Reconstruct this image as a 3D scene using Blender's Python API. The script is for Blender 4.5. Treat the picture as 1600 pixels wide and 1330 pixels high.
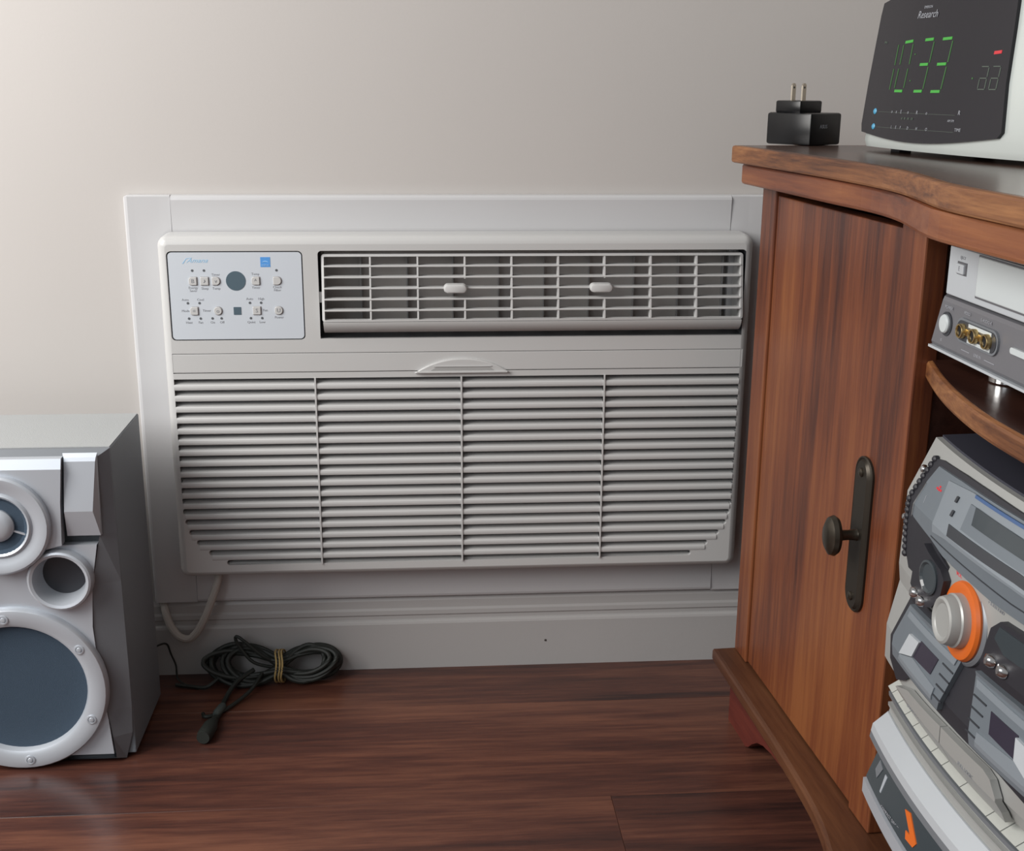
import bpy, bmesh, math, random
from mathutils import Matrix, Vector
random.seed(7)
S = bpy.context.scene
COL = S.collection
for o in list(bpy.data.objects): bpy.data.objects.remove(o, do_unlink=True)
PI = math.pi

# ------------------------------------------------------------------ camera
yaw, pitch, roll = 0.0766, -0.2769, 0.0069
cam = bpy.data.cameras.new('camera'); cam.sensor_width = 36; cam.sensor_fit = 'HORIZONTAL'
cam.lens = 1892/1600*36; cam.clip_start = .01
camo = bpy.data.objects.new('camera', cam); COL.objects.link(camo); S.camera = camo
f = Vector((math.sin(yaw)*math.cos(pitch), math.cos(yaw)*math.cos(pitch), math.sin(pitch)))
r = Vector((math.cos(yaw), -math.sin(yaw), 0)); u = r.cross(f)
r2 = r*math.cos(roll)+u*math.sin(roll); u2 = u*math.cos(roll)-r*math.sin(roll)
M = Matrix((r2, u2, -f)).transposed().to_4x4(); M.translation = Vector((-0.0137, -1.3475, 0.6827))
camo.matrix_world = M

# ------------------------------------------------------------------ world, lights, exposure
W = bpy.data.worlds.new('world'); S.world = W; W.use_nodes = True
W.node_tree.nodes['Background'].inputs[0].default_value = (.90, .90, .90, 1)
W.node_tree.nodes['Background'].inputs[1].default_value = .305
S.view_settings.view_transform = 'Standard'; S.view_settings.look = 'None'
S.view_settings.gamma = 1; S.view_settings.use_curve_mapping = False; S.view_settings.exposure = 0
def area(name, loc, target, sx, sy, power, col):
    l = bpy.data.lights.new(name, 'AREA'); l.shape = 'RECTANGLE'; l.size = sx; l.size_y = sy; l.energy = power; l.color = col
    o = bpy.data.objects.new(name, l); COL.objects.link(o); o.location = loc
    o.rotation_euler = (Vector(target)-Vector(loc)).to_track_quat('-Z', 'Y').to_euler(); return o
area('window_daylight', (-1.28, -.80, 1.18), (0, -.2, .42), .8, 1.1, 35, (1.0, .975, .94))
area('patio_daylight', (-1.15, -2.3, 1.55), (0, 0, .5), 1.0, 1.2, 10.5, (.90, .95, 1.0))

# ------------------------------------------------------------------ materials
def mat(name, col, rough=.5, metal=0, bump=0, bscale=200, emit=None, spec=None, vary=0, coat=0):
    m = bpy.data.materials.new(name); m.use_nodes = True; nt = m.node_tree; b = nt.nodes['Principled BSDF']
    b.inputs['Base Color'].default_value = (*col, 1); b.inputs['Roughness'].default_value = rough; b.inputs['Metallic'].default_value = metal
    if spec is not None: b.inputs['Specular IOR Level'].default_value = spec
    if coat: b.inputs['Coat Weight'].default_value = coat; b.inputs['Coat Roughness'].default_value = .1
    if emit: b.inputs['Emission Color'].default_value = (*emit[0], 1); b.inputs['Emission Strength'].default_value = emit[1]
    tc = nt.nodes.new('ShaderNodeTexCoord')
    n = nt.nodes.new('ShaderNodeTexNoise'); n.inputs['Scale'].default_value = bscale; n.inputs['Detail'].default_value = 3
    nt.links.new(tc.outputs['Object'], n.inputs['Vector'])
    if bump:
        bp = nt.nodes.new('ShaderNodeBump'); bp.inputs['Strength'].default_value = bump; bp.inputs['Distance'].default_value = .001
        nt.links.new(n.outputs['Fac'], bp.inputs['Height']); nt.links.new(bp.outputs['Normal'], b.inputs['Normal'])
    v = vary or .03
    n2 = nt.nodes.new('ShaderNodeTexNoise'); n2.inputs['Scale'].default_value = 9; nt.links.new(tc.outputs['Object'], n2.inputs['Vector'])
    mx = nt.nodes.new('ShaderNodeMix'); mx.data_type = 'RGBA'
    mx.inputs[6].default_value = (*[c*(1-v) for c in col], 1); mx.inputs[7].default_value = (*[min(1, c*(1+v)) for c in col], 1)
    nt.links.new(n2.outputs['Fac'], mx.inputs[0]); nt.links.new(mx.outputs[2], b.inputs['Base Color'])
    return m
def wood(name, axis, cols, rough=.35, sc=1.0, rnd=False, stretch=14, patch=.45, spec=.5):
    m = bpy.data.materials.new(name); m.use_nodes = True; nt = m.node_tree; L = nt.links.new; b = nt.nodes['Principled BSDF']
    tc = nt.nodes.new('ShaderNodeTexCoord'); mp = nt.nodes.new('ShaderNodeMapping')
    s = [stretch*sc]*3; s[axis] = 1.0*sc; mp.inputs['Scale'].default_value = s
    L(tc.outputs['Object'], mp.inputs['Vector'])
    if rnd:
        oi = nt.nodes.new('ShaderNodeObjectInfo'); cx = nt.nodes.new('ShaderNodeCombineXYZ'); mu = nt.nodes.new('ShaderNodeMath'); mu.operation = 'MULTIPLY'; mu.inputs[1].default_value = 37
        L(oi.outputs['Random'], mu.inputs[0])
        for i in range(3): L(mu.outputs[0], cx.inputs[i])
        L(cx.outputs[0], mp.inputs['Location'])
    a = nt.nodes.new('ShaderNodeTexNoise'); a.inputs['Scale'].default_value = 2.2; a.inputs['Detail'].default_value = 5; a.inputs['Roughness'].default_value = .62; a.inputs['Distortion'].default_value = .6
    L(mp.outputs[0], a.inputs['Vector'])
    g = nt.nodes.new('ShaderNodeTexNoise'); g.inputs['Scale'].default_value = 11; g.inputs['Detail'].default_value = 4; g.inputs['Roughness'].default_value = .7
    L(mp.outputs[0], g.inputs['Vector'])
    mp2 = nt.nodes.new('ShaderNodeMapping'); s2 = [5*sc]*3; s2[axis] = 1.6*sc; mp2.inputs['Scale'].default_value = s2; L(tc.outputs['Object'], mp2.inputs['Vector'])
    if rnd: L(cx.outputs[0], mp2.inputs['Location'])
    p = nt.nodes.new('ShaderNodeTexNoise'); p.inputs['Scale'].default_value = 1.7; p.inputs['Detail'].default_value = 2; L(mp2.outputs[0], p.inputs['Vector'])
    m1 = nt.nodes.new('ShaderNodeMix'); m1.data_type = 'FLOAT'; m1.inputs[0].default_value = .42; L(a.outputs['Fac'], m1.inputs[2]); L(g.outputs['Fac'], m1.inputs[3])
    m2 = nt.nodes.new('ShaderNodeMix'); m2.data_type = 'FLOAT'; m2.inputs[0].default_value = patch; L(m1.outputs[0], m2.inputs[2]); L(p.outputs['Fac'], m2.inputs[3])
    cr = nt.nodes.new('ShaderNodeValToRGB'); e = cr.color_ramp.elements
    e[0].position = .38; e[0].color = (*cols[0], 1); e[1].position = .62; e[1].color = (*cols[2], 1); x = e.new(.49); x.color = (*cols[1], 1)
    L(m2.outputs[0], cr.inputs[0]); L(cr.outputs[0], b.inputs['Base Color'])
    b.inputs['Roughness'].default_value = rough; b.inputs['Specular IOR Level'].default_value = spec
    bp = nt.nodes.new('ShaderNodeBump'); bp.inputs['Strength'].default_value = .12; bp.inputs['Distance'].default_value = .001
    L(g.outputs['Fac'], bp.inputs['Height']); L(bp.outputs[0], b.inputs['Normal'])
    return m
CW = [(.048, .014, .009), (.145, .041, .016), (.232, .080, .027)]
CE = [(.060, .020, .009), (.165, .062, .022), (.285, .125, .045)]
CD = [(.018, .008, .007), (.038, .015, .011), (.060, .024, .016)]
FL = [(.034, .016, .014), (.082, .031, .022), (.165, .066, .040)]
m_wall = mat('wall_paint', (.50, .475, .455), .6, bump=.07, bscale=300, vary=.015)
m_white = mat('gloss_white_paint', (.42, .41, .405), .38, bump=.1, bscale=300)
m_frame = mat('trim_plastic', (.54, .54, .55), .22, bump=.05, bscale=150, vary=.02)
m_ac = mat('ac_plastic', (.525, .525, .52), .30, bump=.05, bscale=500, vary=.02)
m_slat = mat('slat_plastic', (.53, .53, .525), .55, vary=.02)
m_panel = mat('control_panel_film', (.56, .60, .65), .35, vary=.01)
m_groove = mat('seam_dark', (.10, .10, .11), .7)
m_inner = mat('duct_dark', (.065, .068, .075), .6)
m_filter = mat('filter_mesh', (.26, .26, .265), .8, bump=.6, bscale=1500)
m_lcd = mat('display_tint', (.085, .125, .155), .25)
m_dot = mat('indicator_dark', (.10, .11, .12), .4)
m_label = mat('print_grey', (.22, .23, .25), .6)
m_blue = mat('sticker_blue', (.09, .30, .68), .4)
m_lblue = mat('logo_light_blue', (.30, .52, .72), .4)
m_palearc = mat('print_pale_blue', (.36, .62, .90), .5)
m_cordw = mat('white_cord_rubber', (.42, .39, .36), .5)
m_cordb = mat('black_cord_rubber', (.014, .017, .014), .6)
m_band = mat('rubber_band', (.42, .30, .12), .6)
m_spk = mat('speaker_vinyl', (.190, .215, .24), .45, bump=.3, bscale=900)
m_spktop = mat('speaker_vinyl_lit', (.37, .385, .39), .5, bump=.3, bscale=900)  # paler copy of the vinyl, light on the top put into the colour
m_silver = mat('silver_paint', (.50, .535, .585), .36, .35, vary=.02)
m_silver2 = mat('silver_paint_dark', (.19, .205, .225), .42, .3)
m_cone = mat('woofer_cloth', (.040, .068, .105), .8, bump=.8, bscale=2500)
m_dark = mat('dark_plastic', (.035, .038, .045), .35)
m_black = mat('black_gloss', (.005, .005, .006), .28, spec=.35)
m_chrome = mat('chrome', (.75, .75, .75), .15, 1)
m_brass = mat('aged_bronze', (.045, .038, .030), .42, .7)
m_bronze = mat('bronze_paler', (.075, .064, .050), .3, .8)  # even base metal of knob and screws, paler than the plate
m_wood_v = wood('cherry_vertical', 2, CW, .40, 1.0, stretch=22)
m_wood_x = wood('cherry_edge', 0, CE, .40, 1.3, stretch=30, patch=.22)
m_wood_x2 = wood('cherry_moulding', 0, CW, .35, 1.2, stretch=24)
m_wood_p = wood('cherry_plinth_shaded', 0, [(.038, .013, .008), (.085, .032, .015), (.15, .062, .028)], .35, 1.2)  # darker cherry copy, the dimmer light near the floor is in the colour
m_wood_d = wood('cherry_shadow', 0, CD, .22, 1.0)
m_floor = wood('laminate', 0, FL, .30, 1.0, True, 15, .30, .45)
m_gold = mat('gold_jack', (.66, .50, .24), .3, 1)
m_vsil = mat('player_silver', (.49, .52, .55), .35, .2)
m_vgry = mat('player_grey', (.17, .17, .185), .4, .3)
m_cream = mat('clear_white_plastic', (.50, .54, .55), .35)
m_clk = mat('clock_silver', (.56, .60, .58), .28, .25)
m_scr = mat('clock_lens', (.020, .019, .023), .16, spec=.3)
m_green = mat('led_green', (.02, .12, .02), .5, emit=((.10, .62, .08), .42))
m_greend = mat('led_green_dim', (.02, .08, .02), .5, emit=((.13, .34, .10), .22))
m_dim = mat('lcd_dim', (.06, .075, .06), .5, emit=((.16, .22, .17), .2))
m_red = mat('led_red', (.2, .01, .01), .5, emit=((.75, .04, .06), .6))
m_cyan = mat('button_blue', (.07, .30, .48), .4)
m_print = mat('print_light', (.30, .31, .34), .6)
m_steel = mat('nickel_blade', (.55, .50, .42), .3, 1)
m_ssil = mat('stereo_silver', (.35, .355, .345), .36, .2)
m_sgrey = mat('stereo_steel_grey', (.165, .19, .215), .36, .25)
m_sgrey2 = mat('stereo_light_grey', (.24, .27, .30), .36, .25)
m_srub = mat('stereo_rubber', (.022, .022, .028), .5)
m_skey = mat('stereo_key', (.44, .45, .42), .38)
m_sor = mat('orange_ring', (.58, .12, .015), .4)
m_ssmoke = mat('stereo_smoked', (.045, .055, .062), .18)
m_swin = mat('tape_window', (.035, .030, .045), .2)
m_sblue = mat('stereo_blue_line', (.05, .10, .22), .4)
m_dirt = mat('speck', (.05, .04, .035), .8)

# ------------------------------------------------------------------ helpers
I4 = Matrix.Identity(4); T = Matrix.Translation
th = .0683
CAB = T((.3259, -.1555, 0)) @ Matrix.Rotation(-PI/2+th, 4, 'Z')      # x along the front, y into the cabinet, z up
def thing(name, label, cat, Mw=I4, group=None):
    o = bpy.data.objects.new(name, None); COL.objects.link(o); o.matrix_world = Mw; o.empty_display_size = .03
    o['label'] = label; o['category'] = cat
    if group: o['group'] = group
    o['_m'] = [c for row in Mw for c in row]
    return o
def wm(o):
    return Matrix([o['_m'][i*4:i*4+4] for i in range(4)]) if '_m' in o else I4
def obj(name, src, m, parent=None, A=I4, smooth=False, label=None, kind=None):
    if isinstance(src, bmesh.types.BMesh):
        bmesh.ops.recalc_face_normals(src, faces=src.faces)
        me = bpy.data.meshes.new(name); src.to_mesh(me); src.free()
    else: me = src
    B = wm(parent).inverted() @ A if parent else A
    me.transform(B); me.materials.clear(); me.materials.append(m)
    if smooth:
        me.shade_smooth()
        try: me.set_sharp_from_angle(angle=.6)
        except Exception: pass
    o = bpy.data.objects.new(name, me); COL.objects.link(o)
    if parent:
        o.parent = parent; o['_m'] = [c for row in wm(parent) for c in row]
    if label: o['label'] = label
    if kind: o['kind'] = kind
    return o
def struct(name, src, m, A=I4, parent=None):
    o = obj(name, src, m, parent, A); o['kind'] = 'structure'; return o
def BM(): return bmesh.new()
def box(bm, x0, x1, y0, y1, z0, z1, bev=0, seg=2):
    r = bmesh.ops.create_cube(bm, size=1, matrix=T(((x0+x1)/2, (y0+y1)/2, (z0+z1)/2)) @ Matrix.Diagonal((abs(x1-x0), abs(y1-y0), abs(z1-z0), 1)))
    if bev:
        es = {e for v in r['verts'] for e in v.link_edges}
        bmesh.ops.bevel(bm, geom=list(es), offset=bev, segments=seg, profile=.5, affect='EDGES')
    return bm
def bx(*a, **k): return box(BM(), *a, **k)
def prism(bm, pts, a0, a1, axis='y'):
    """outline in the plane across `axis`, thick from a0 to a1"""
    def P(p, a):
        if axis == 'y': return (p[0], a, p[1])
        if axis == 'z': return (p[0], p[1], a)
        return (a, p[0], p[1])
    A = [bm.verts.new(P(p, a0)) for p in pts]; B = [bm.verts.new(P(p, a1)) for p in pts]; n = len(pts)
    bm.faces.new(A); bm.faces.new(B[::-1])
    for i in range(n): bm.faces.new((A[i], B[i], B[(i+1) % n], A[(i+1) % n]))
    return bm
def loft(bm, loops, cap0=True, cap1=True):
    L = [[bm.verts.new(p) for p in l] for l in loops]; n = len(loops[0])
    for a, b in zip(L, L[1:]):
        for i in range(n): bm.faces.new((a[i], b[i], b[(i+1) % n], a[(i+1) % n]))
    if cap0: bm.faces.new(L[0])
    if cap1: bm.faces.new(L[-1][::-1])
    return bm
def lathe(bm, prof, c, axis, n=32):
    """prof: (radius, height along axis)"""
    ax = Vector(axis).normalized(); t = ax.orthogonal().normalized(); w = ax.cross(t); c = Vector(c); rings = []
    for (rr, h) in prof:
        if rr < 1e-6: rings.append([bm.verts.new(c+ax*h)])
        else: rings.append([bm.verts.new(c+ax*h+(t*math.cos(2*PI*i/n)+w*math.sin(2*PI*i/n))*rr) for i in range(n)])
    for a, b in zip(rings, rings[1:]):
        for i in range(n):
            j = (i+1) % n
            if len(a) == 1 and len(b) == 1: break
            if len(a) == 1: bm.faces.new((a[0], b[i], b[j]))
            elif len(b) == 1: bm.faces.new((a[i], b[0], a[j]))
            else: bm.faces.new((a[i], b[i], b[j], a[j]))
    return bm
def smoothpts(pts, n=6, closed=False):
    P = [Vector(p) for p in pts]; out = []; N = len(P)
    rng = range(N) if closed else range(N-1)
    for i in rng:
        p0 = P[i-1] if (closed or i > 0) else P[i]; p1 = P[i]; p2 = P[(i+1) % N]; p3 = P[(i+2) % N] if (closed or i+2 < N) else p2
        for k in range(n):
            t = k/n; out.append(.5*((2*p1)+(-p0+p2)*t+(2*p0-5*p1+4*p2-p3)*t*t+(-p0+3*p1-3*p2+p3)*t**3))
    if not closed: out.append(P[-1])
    return out
def tube(bm, pts, rad, n=8, closed=False, sub=6, radf=None):
    C = smoothpts(pts, sub, closed); N = len(C); up = Vector((0.13, .2, 1)).normalized(); rings = []
    for i, p in enumerate(C):
        a = C[i-1] if (i or closed) else C[0]; b = C[(i+1) % N] if (i+1 < N or closed) else C[-1]
        d = (b-a).normalized(); s = d.cross(up)
        if s.length < .05: s = d.cross(Vector((1, 0, 0)))
        s.normalize(); w = s.cross(d); R = rad if radf is None else radf(i/(N-1))
        rings.append([bm.verts.new(p+(s*math.cos(2*PI*k/n)+w*math.sin(2*PI*k/n))*R) for k in range(n)])
    m = N if closed else N-1
    for i in range(m):
        a, b = rings[i], rings[(i+1) % N]
        for k in range(n): bm.faces.new((a[k], a[(k+1) % n], b[(k+1) % n], b[k]))
    if not closed: bm.faces.new(rings[0]); bm.faces.new(rings[-1][::-1])
    return bm
def rrect(x0, x1, z0, z1, r, n=6, rs=None):
    """rounded rectangle, anticlockwise; rs = radii bl, br, tr, tl"""
    rs = rs or (r, r, r, r); out = []
    for (cx, cz, a, q) in ((x0+rs[0], z0+rs[0], PI, rs[0]), (x1-rs[1], z0+rs[1], 1.5*PI, rs[1]), (x1-rs[2], z1-rs[2], 0, rs[2]), (x0+rs[3], z1-rs[3], .5*PI, rs[3])):
        for k in range(n+1): out.append((cx+q*math.cos(a+k/n*PI/2), cz+q*math.sin(a+k/n*PI/2)))
    return out
def holed(outer, holes, y0, y1):
    """plate in the xz plane with holes, thick from y0 (front) to y1: filled by a 2D curve"""
    from mathutils.geometry import delaunay_2d_cdt
    vs = []; es = []; loops = [outer]+holes
    for pl in loops:
        q = []
        for p in pl:
            if not q or math.hypot(p[0]-q[-1][0], p[1]-q[-1][1]) > 2e-6: q.append(p)
        if math.hypot(q[0][0]-q[-1][0], q[0][1]-q[-1][1]) < 2e-6: q.pop()
        b = len(vs); vs += [Vector((p[0]*100, p[1]*100)) for p in q]; es += [(b+k, b+(k+1) % len(q)) for k in range(len(q))]
    V2, E2, F2, a, b, c = delaunay_2d_cdt(vs, es, [], 0, 1e-6)
    def inside(x, z, pl):
        r = False
        for k in range(len(pl)):
            (x1, z1), (x2, z2) = pl[k-1], pl[k]
            if (z1 > z) != (z2 > z) and x < (x2-x1)*(z-z1)/(z2-z1)+x1: r = not r
        return r
    bb = [(min(p[0] for p in h), max(p[0] for p in h), min(p[1] for p in h), max(p[1] for p in h), h) for h in holes]
    bm = BM(); A = [bm.verts.new((v.x/100, y0, v.y/100)) for v in V2]
    for t in F2:
        x = sum(V2[k].x for k in t)/len(t)/100; z = sum(V2[k].y for k in t)/len(t)/100
        if not inside(x, z, outer): continue
        if any(l <= x <= r_ and d <= z <= u_ and inside(x, z, h) for l, r_, d, u_, h in bb): continue
        bm.faces.new([A[k] for k in t])
    ex = bmesh.ops.extrude_face_region(bm, geom=bm.faces[:], use_keep_orig=True)
    for v in ex['geom']:
        if isinstance(v, bmesh.types.BMVert): v.co.y = y1
    bmesh.ops.delete(bm, geom=[v for v in bm.verts if not v.link_faces], context='VERTS')
    return bm
def text(name, s, size, m, parent, A, th_=.0001, shear=0, align='CENTER', sp=1.0, label=None, sx=1.0):
    """A maps text space (x right, y up, z out of the face) to the world"""
    cu = bpy.data.curves.new('tmp', 'FONT'); cu.body = s; cu.size = size; cu.extrude = th_; cu.shear = shear
    cu.align_x = align; cu.align_y = 'CENTER'; cu.space_character = sp; cu.resolution_u = 2; cu.space_line = .9
    o = bpy.data.objects.new('tmp', cu); COL.objects.link(o)
    me = bpy.data.meshes.new_from_object(o.evaluated_get(bpy.context.evaluated_depsgraph_get()))
    bpy.data.objects.remove(o, do_unlink=True)
    return obj(name, me, m, parent, A @ Matrix.Diagonal((sx, 1, 1, 1)), label=label)
FACE = Matrix.Rotation(PI/2, 4, 'X')             # text facing -y
def interp(x, X, Y):
    if x <= X[0]: return Y[0]
    for i in range(1, len(X)):
        if x <= X[i]:
            t = (x-X[i-1])/(X[i]-X[i-1]) if X[i] > X[i-1] else 1
            return Y[i-1]+(Y[i]-Y[i-1])*t
    return Y[-1]
def spl(x, X, Y):
    """smooth interpolation"""
    if x <= X[0]: return Y[0]
    if x >= X[-1]: return Y[-1]
    i = max(k for k in range(len(X)-1) if X[k] <= x); h = X[i+1]-X[i]; t = (x-X[i])/h
    def sl(k):
        a = max(k-1, 0); b = min(k+1, len(X)-1); return (Y[b]-Y[a])/(X[b]-X[a])
    m0, m1 = sl(i)*h, sl(i+1)*h
    return (2*t**3-3*t*t+1)*Y[i]+(t**3-2*t*t+t)*m0+(-2*t**3+3*t*t)*Y[i+1]+(t**3-t*t)*m1

# ------------------------------------------------------------------ room
struct('wall_back', bx(-2.2, .98, 0, .10, 0, 2.5), m_wall)
struct('wall_right', bx(.93, 1.03, -3.4, -.001, 0, 2.5), m_wall)
fl = struct('floor', bx(-2.2, .93, -3.4, -.0005, -.05, -.006), m_groove)
yb = [-.001, -.1085, -.3005, -.4925, -.6845, -.8765, -1.0685, -1.26, -1.452, -1.644, -1.836]
ends = [[-.62, .70], [-.95, .52], [-1.05, .168], [-.75, .47], [-1.0, .2], [-.5, .7], [-.9, .3], [-.2, .8], [-1.2, .1], [-.6, .6]]
for i in range(len(yb)-1):
    # the row in front of the wall runs y from yb[i+1] to yb[i]; cut into boards at its end joints
    cuts = [-2.2]+ends[i]+[.93]
    for a, b in zip(cuts, cuts[1:]):
        bm = bx(a+.00015, b-.00015, yb[i+1]+.00015, yb[i]-.00015, -.006, 0)
        top = [e for e in bm.edges if all(v.co.z > -.001 for v in e.verts)]
        bmesh.ops.bevel(bm, geom=top, offset=.0004, segments=1, affect='EDGES')
        struct('plank', bm, m_floor, parent=fl)
# skirting board with a moulded top
prof = [(-.0005, .0), (-.015, .0), (-.015, .058), (-.0142, .0605), (-.0125, .062), (-.0105, .0625), (-.0105, .067), (-.012, .069), (-.0115, .074), (-.0095, .0765), (-.0085, .0855), (-.006, .0898), (-.0005, .090)]
struct('baseboard_back', prism(BM(), prof, -2.2, .9305, 'x'), m_white)
struct('baseboard_right', bx(.9165, .9295, -3.4, -.016, 0, .09, bev=.002), m_white)

# ------------------------------------------------------------------ wall air conditioner
ac = thing('air_conditioner', 'white through-wall air conditioner with louvred grille set low in the beige wall', 'air conditioner', T((.03, 0, .0908)))
FX0, FX1, FZ0, FZ1 = -.3297, .3890, .0912, .5635
IX0, IX1, IZ0, IZ1 = -.2795, .3385, .1290, .5270
# cross-section of the surround: (distance from outer edge, y)
fp = [(0, -.0008), (0, -.0085), (.0008, -.0115), (.0025, -.0135), (.005, -.0142), (.012, -.0138), (.038, -.0128), (1, -.0126), (1, -.0008)]
def side(x_out, sgn, z0, z1, wd):
    # rounded ends at the two outer corners
    bm = BM(); loops = []
    for z, ins in ((z0, .0045), (z0+.0015, .0015), (z0+.0045, 0), (z1-.0045, 0), (z1-.0015, .0015), (z1, .0045)):
        loops.append([(x_out+sgn*max(d, ins) if d < .01 else x_out+sgn*min(d, wd), y if ins < .002 else max(y, -.0118), z) for d, y in fp])
    return loft(bm, loops)
obj('surround_side', side(FX0, 1, FZ0, FZ1, .0497), m_frame, ac)
obj('surround_side', side(FX1, -1, FZ0, FZ1, .0577), m_frame, ac)
def rail(z_out, sgn):
    xa, xb = FX0+.0502, FX1-.0582
    return loft(BM(), [[(x, y, z_out+sgn*min(d, .048)) for d, y in fp] for x in (xa, xb)])
obj('surround_rail', rail(FZ1, -1), m_frame, ac)
obj('surround_rail', rail(FZ0, 1), m_frame, ac)


PX0, PX1, PZ0, PZ1 = -.2905, .3495, .1378, .5243
YF = -.050
xm = .0295
slot_l = [-.2850, -.2848, -.2845, -.2842, -.2840, -.2838, -.2838, -.2838, -.2838, -.2838, -.2838, -.2836, -.2825, -.2802, -.2768, -.2690, -.2560, -.2368]
slot_z = [.3668-.01241*k for k in range(18)]
ribs = [-.130, .0295, .1885]
holes = []
for k in range(18):
    l = slot_l[k]; rr = 2*xm-l; z = slot_z[k]; h = .0031; cuts = [l]+ribs+[rr]
    for i in range(4):
        a = cuts[i]+(.0009 if i else 0); b = cuts[i+1]-(.0009 if i < 3 else 0)
        holes.append(rrect(a, b, z-h, z+h, .0004, 3, rs=(.0031 if i == 0 else .0003, .0031 if i == 3 else .0003, .0031 if i == 3 else .0003, .0031 if i == 0 else .0003)))
CPX0, CPX1, CPZ0, CPZ1 = -.2805, -.1385, .4125, .5085
LX0, LX1, LZ0, LZ1 = -.1225, .3415, .4135, .5085
holes.append(rrect(CPX0, CPX1, CPZ0, CPZ1, .005))
holes.append(rrect(LX0, LX1, LZ0, LZ1, .004, rs=(.001, .001, .005, .004)))
holes.append(rrect(-.2840, .3445, .3762, .3982, .0008, 2))
outer = rrect(PX0+.009, PX1-.009, PZ0+.007, PZ1-.009, .004)
bm = holed(outer, holes, YF, YF+.006)
n_o = len(outer)
def ring(ins, y, zi=None):
    zi = ins if zi is None else zi
    return [(p[0], y, p[1]) for p in rrect(PX0+ins, PX1-ins, PZ0+zi, PZ1-ins, max(.004, .011-ins))]
L = [[(p[0], YF, p[1]) for p in outer], ring(.006, YF+.0006, .0055), ring(.003, YF+.0025, .003), ring(.001, YF+.0055, .0012), ring(0, YF+.010, .0004), ring(-.0006, -.0150, 0)]
loft(bm, L, False, False)
obj('front_shell', bm, m_ac, ac, smooth=True)
# slats: convex face with a fin sloping up and back
for k in range(17):
    z = (slot_z[k]+slot_z[k+1])/2; l = slot_l[k]+.0032; rr = 2*xm-l; h = .00315
    pr_ = [(YF+.0001, z-h), (YF-.0006, z-h*.7), (YF-.0009, z), (YF-.0007, z+h*.6), (YF, z+h), (YF+.0085, z+h+.0014), (YF+.0090, z+h), (YF+.0058, z-h)]
    bm = prism(BM(), pr_, l, rr, 'x')
    prism(bm, [(YF+.0062, z), (YF+.0062, z+h+.0010), (YF+.0095, z+h+.0018), (YF+.0100, z)], l-.0050, rr+.0050, 'x')
    obj('slat', bm, m_slat, ac)
z = slot_z[17]-.0033; l = slot_l[17]+.001
obj('sill_fin', prism(BM(), [(YF+.0055, z-.003), (YF+.0055, z+.0006), (YF+.0095, z+.0016), (YF+.0100, z-.002)], l, 2*xm-l, 'x'), m_slat, ac)
obj('filter_screen', bx(-.2885, .3475, -.0385, -.0375, .145, .374), m_filter, ac)
for x in ribs:
    obj('rib', bx(x-.0009, x+.0009, YF-.0016, YF+.006, slot_z[17]-.0034, slot_z[0]+.0034), m_slat, ac)
# accent strip with arched pull
stg = bx(-.2832, .3437, YF+.0002, YF+.004, .3769, .3975, bev=.0006)
st = obj('accent_strip', stg, m_ac, ac)
obj('strip_backing', bx(-.2845, .345, YF+.0045, YF+.0055, .3755, .399), m_groove, ac)
def arch(hw, hh, z0, cx=.0305, n=18): return [(cx-hw, z0)]+[(cx+hw*math.cos(PI-PI*k/n), z0+hh*math.sin(PI-PI*k/n)**1.0) for k in range(1, n)]+[(cx+hw, z0)]
def arc_seg(hw, hh, z0, cx=.0305, n=20):
    R = (hw*hw+hh*hh)/(2*hh); a = math.asin(hw/R)
    return [(cx+R*math.sin(-a+2*a*k/n), z0+hh-R+R*math.cos(-a+2*a*k/n)) for k in range(n+1)]
A1 = arc_seg(.052, .0165, .3745); A2 = arc_seg(.050, .0145, .3750); A3 = arc_seg(.036, .0055, .3765)
bm = BM(); loft(bm, [[(p[0], YF+.0008, p[1]) for p in A1], [(p[0], YF-.0022, p[1]) for p in A1], [(p[0]*1, YF-.0030, p[1]) for p in A2]])
pl = obj('pull', bm, m_ac, st)
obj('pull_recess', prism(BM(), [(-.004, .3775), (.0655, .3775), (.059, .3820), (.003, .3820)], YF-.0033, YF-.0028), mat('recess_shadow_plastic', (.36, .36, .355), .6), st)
obj('pull_lip', bx(-.0195, .0805, YF-.0042, YF-.0025, .3746, .3768, bev=.0005), m_ac, st)
obj('pull_lip', bx(-.001, .0625, YF-.0040, YF-.0030, .3818, .3824, bev=.0001), m_ac, st)

# control panel
cp = obj('control_panel', holed(rrect(CPX0+.0013, CPX1-.0013, CPZ0+.0013, CPZ1-.0013, .004), [], YF+.0006, YF+.0045), m_panel, ac)
obj('panel_gap', holed(rrect(CPX0-.001, CPX1+.001, CPZ0-.001, CPZ1+.001, .004), [], YF+.0047, YF+.0055), m_groove, ac)
YC = YF+.0006
def cyl_y(x, z, rr, y0, y1, n=24, bev=0):
    return lathe(BM(), [(0, -y0), (rr-bev, -y0), (rr, -y0-bev), (rr, -y1), (0, -y1)], (x, 0, z), (0, -1, 0), n)
obj('display', cyl_y(-.2095, .4768, .0104, YC-.0003, YC+.001, 40, .0001), m_lcd, cp)
obj('sensor_window', holed(rrect(-.2135, -.2055, .4403, .4487, .0005), [], YC-.0003, YC+.001), m_lcd, cp)
for (x, z) in ((-.2545, .488), (-.2423, .488), (-.1664, .488), (-.2612, .4532), (-.2490, .4532), (-.2610, .4366), (-.2488, .4366), (-.2363, .4366), (-.2268, .4366), (-.1960, .4532), (-.1842, .4532), (-.1958, .4366), (-.1838, .4366)):
    obj('indicator_light', cyl_y(x, z, .00135, YC-.0004, YC+.001, 12, .0002), m_dot, cp)
m_bedge = mat('button_rim', (.30, .29, .30), .5)
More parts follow.
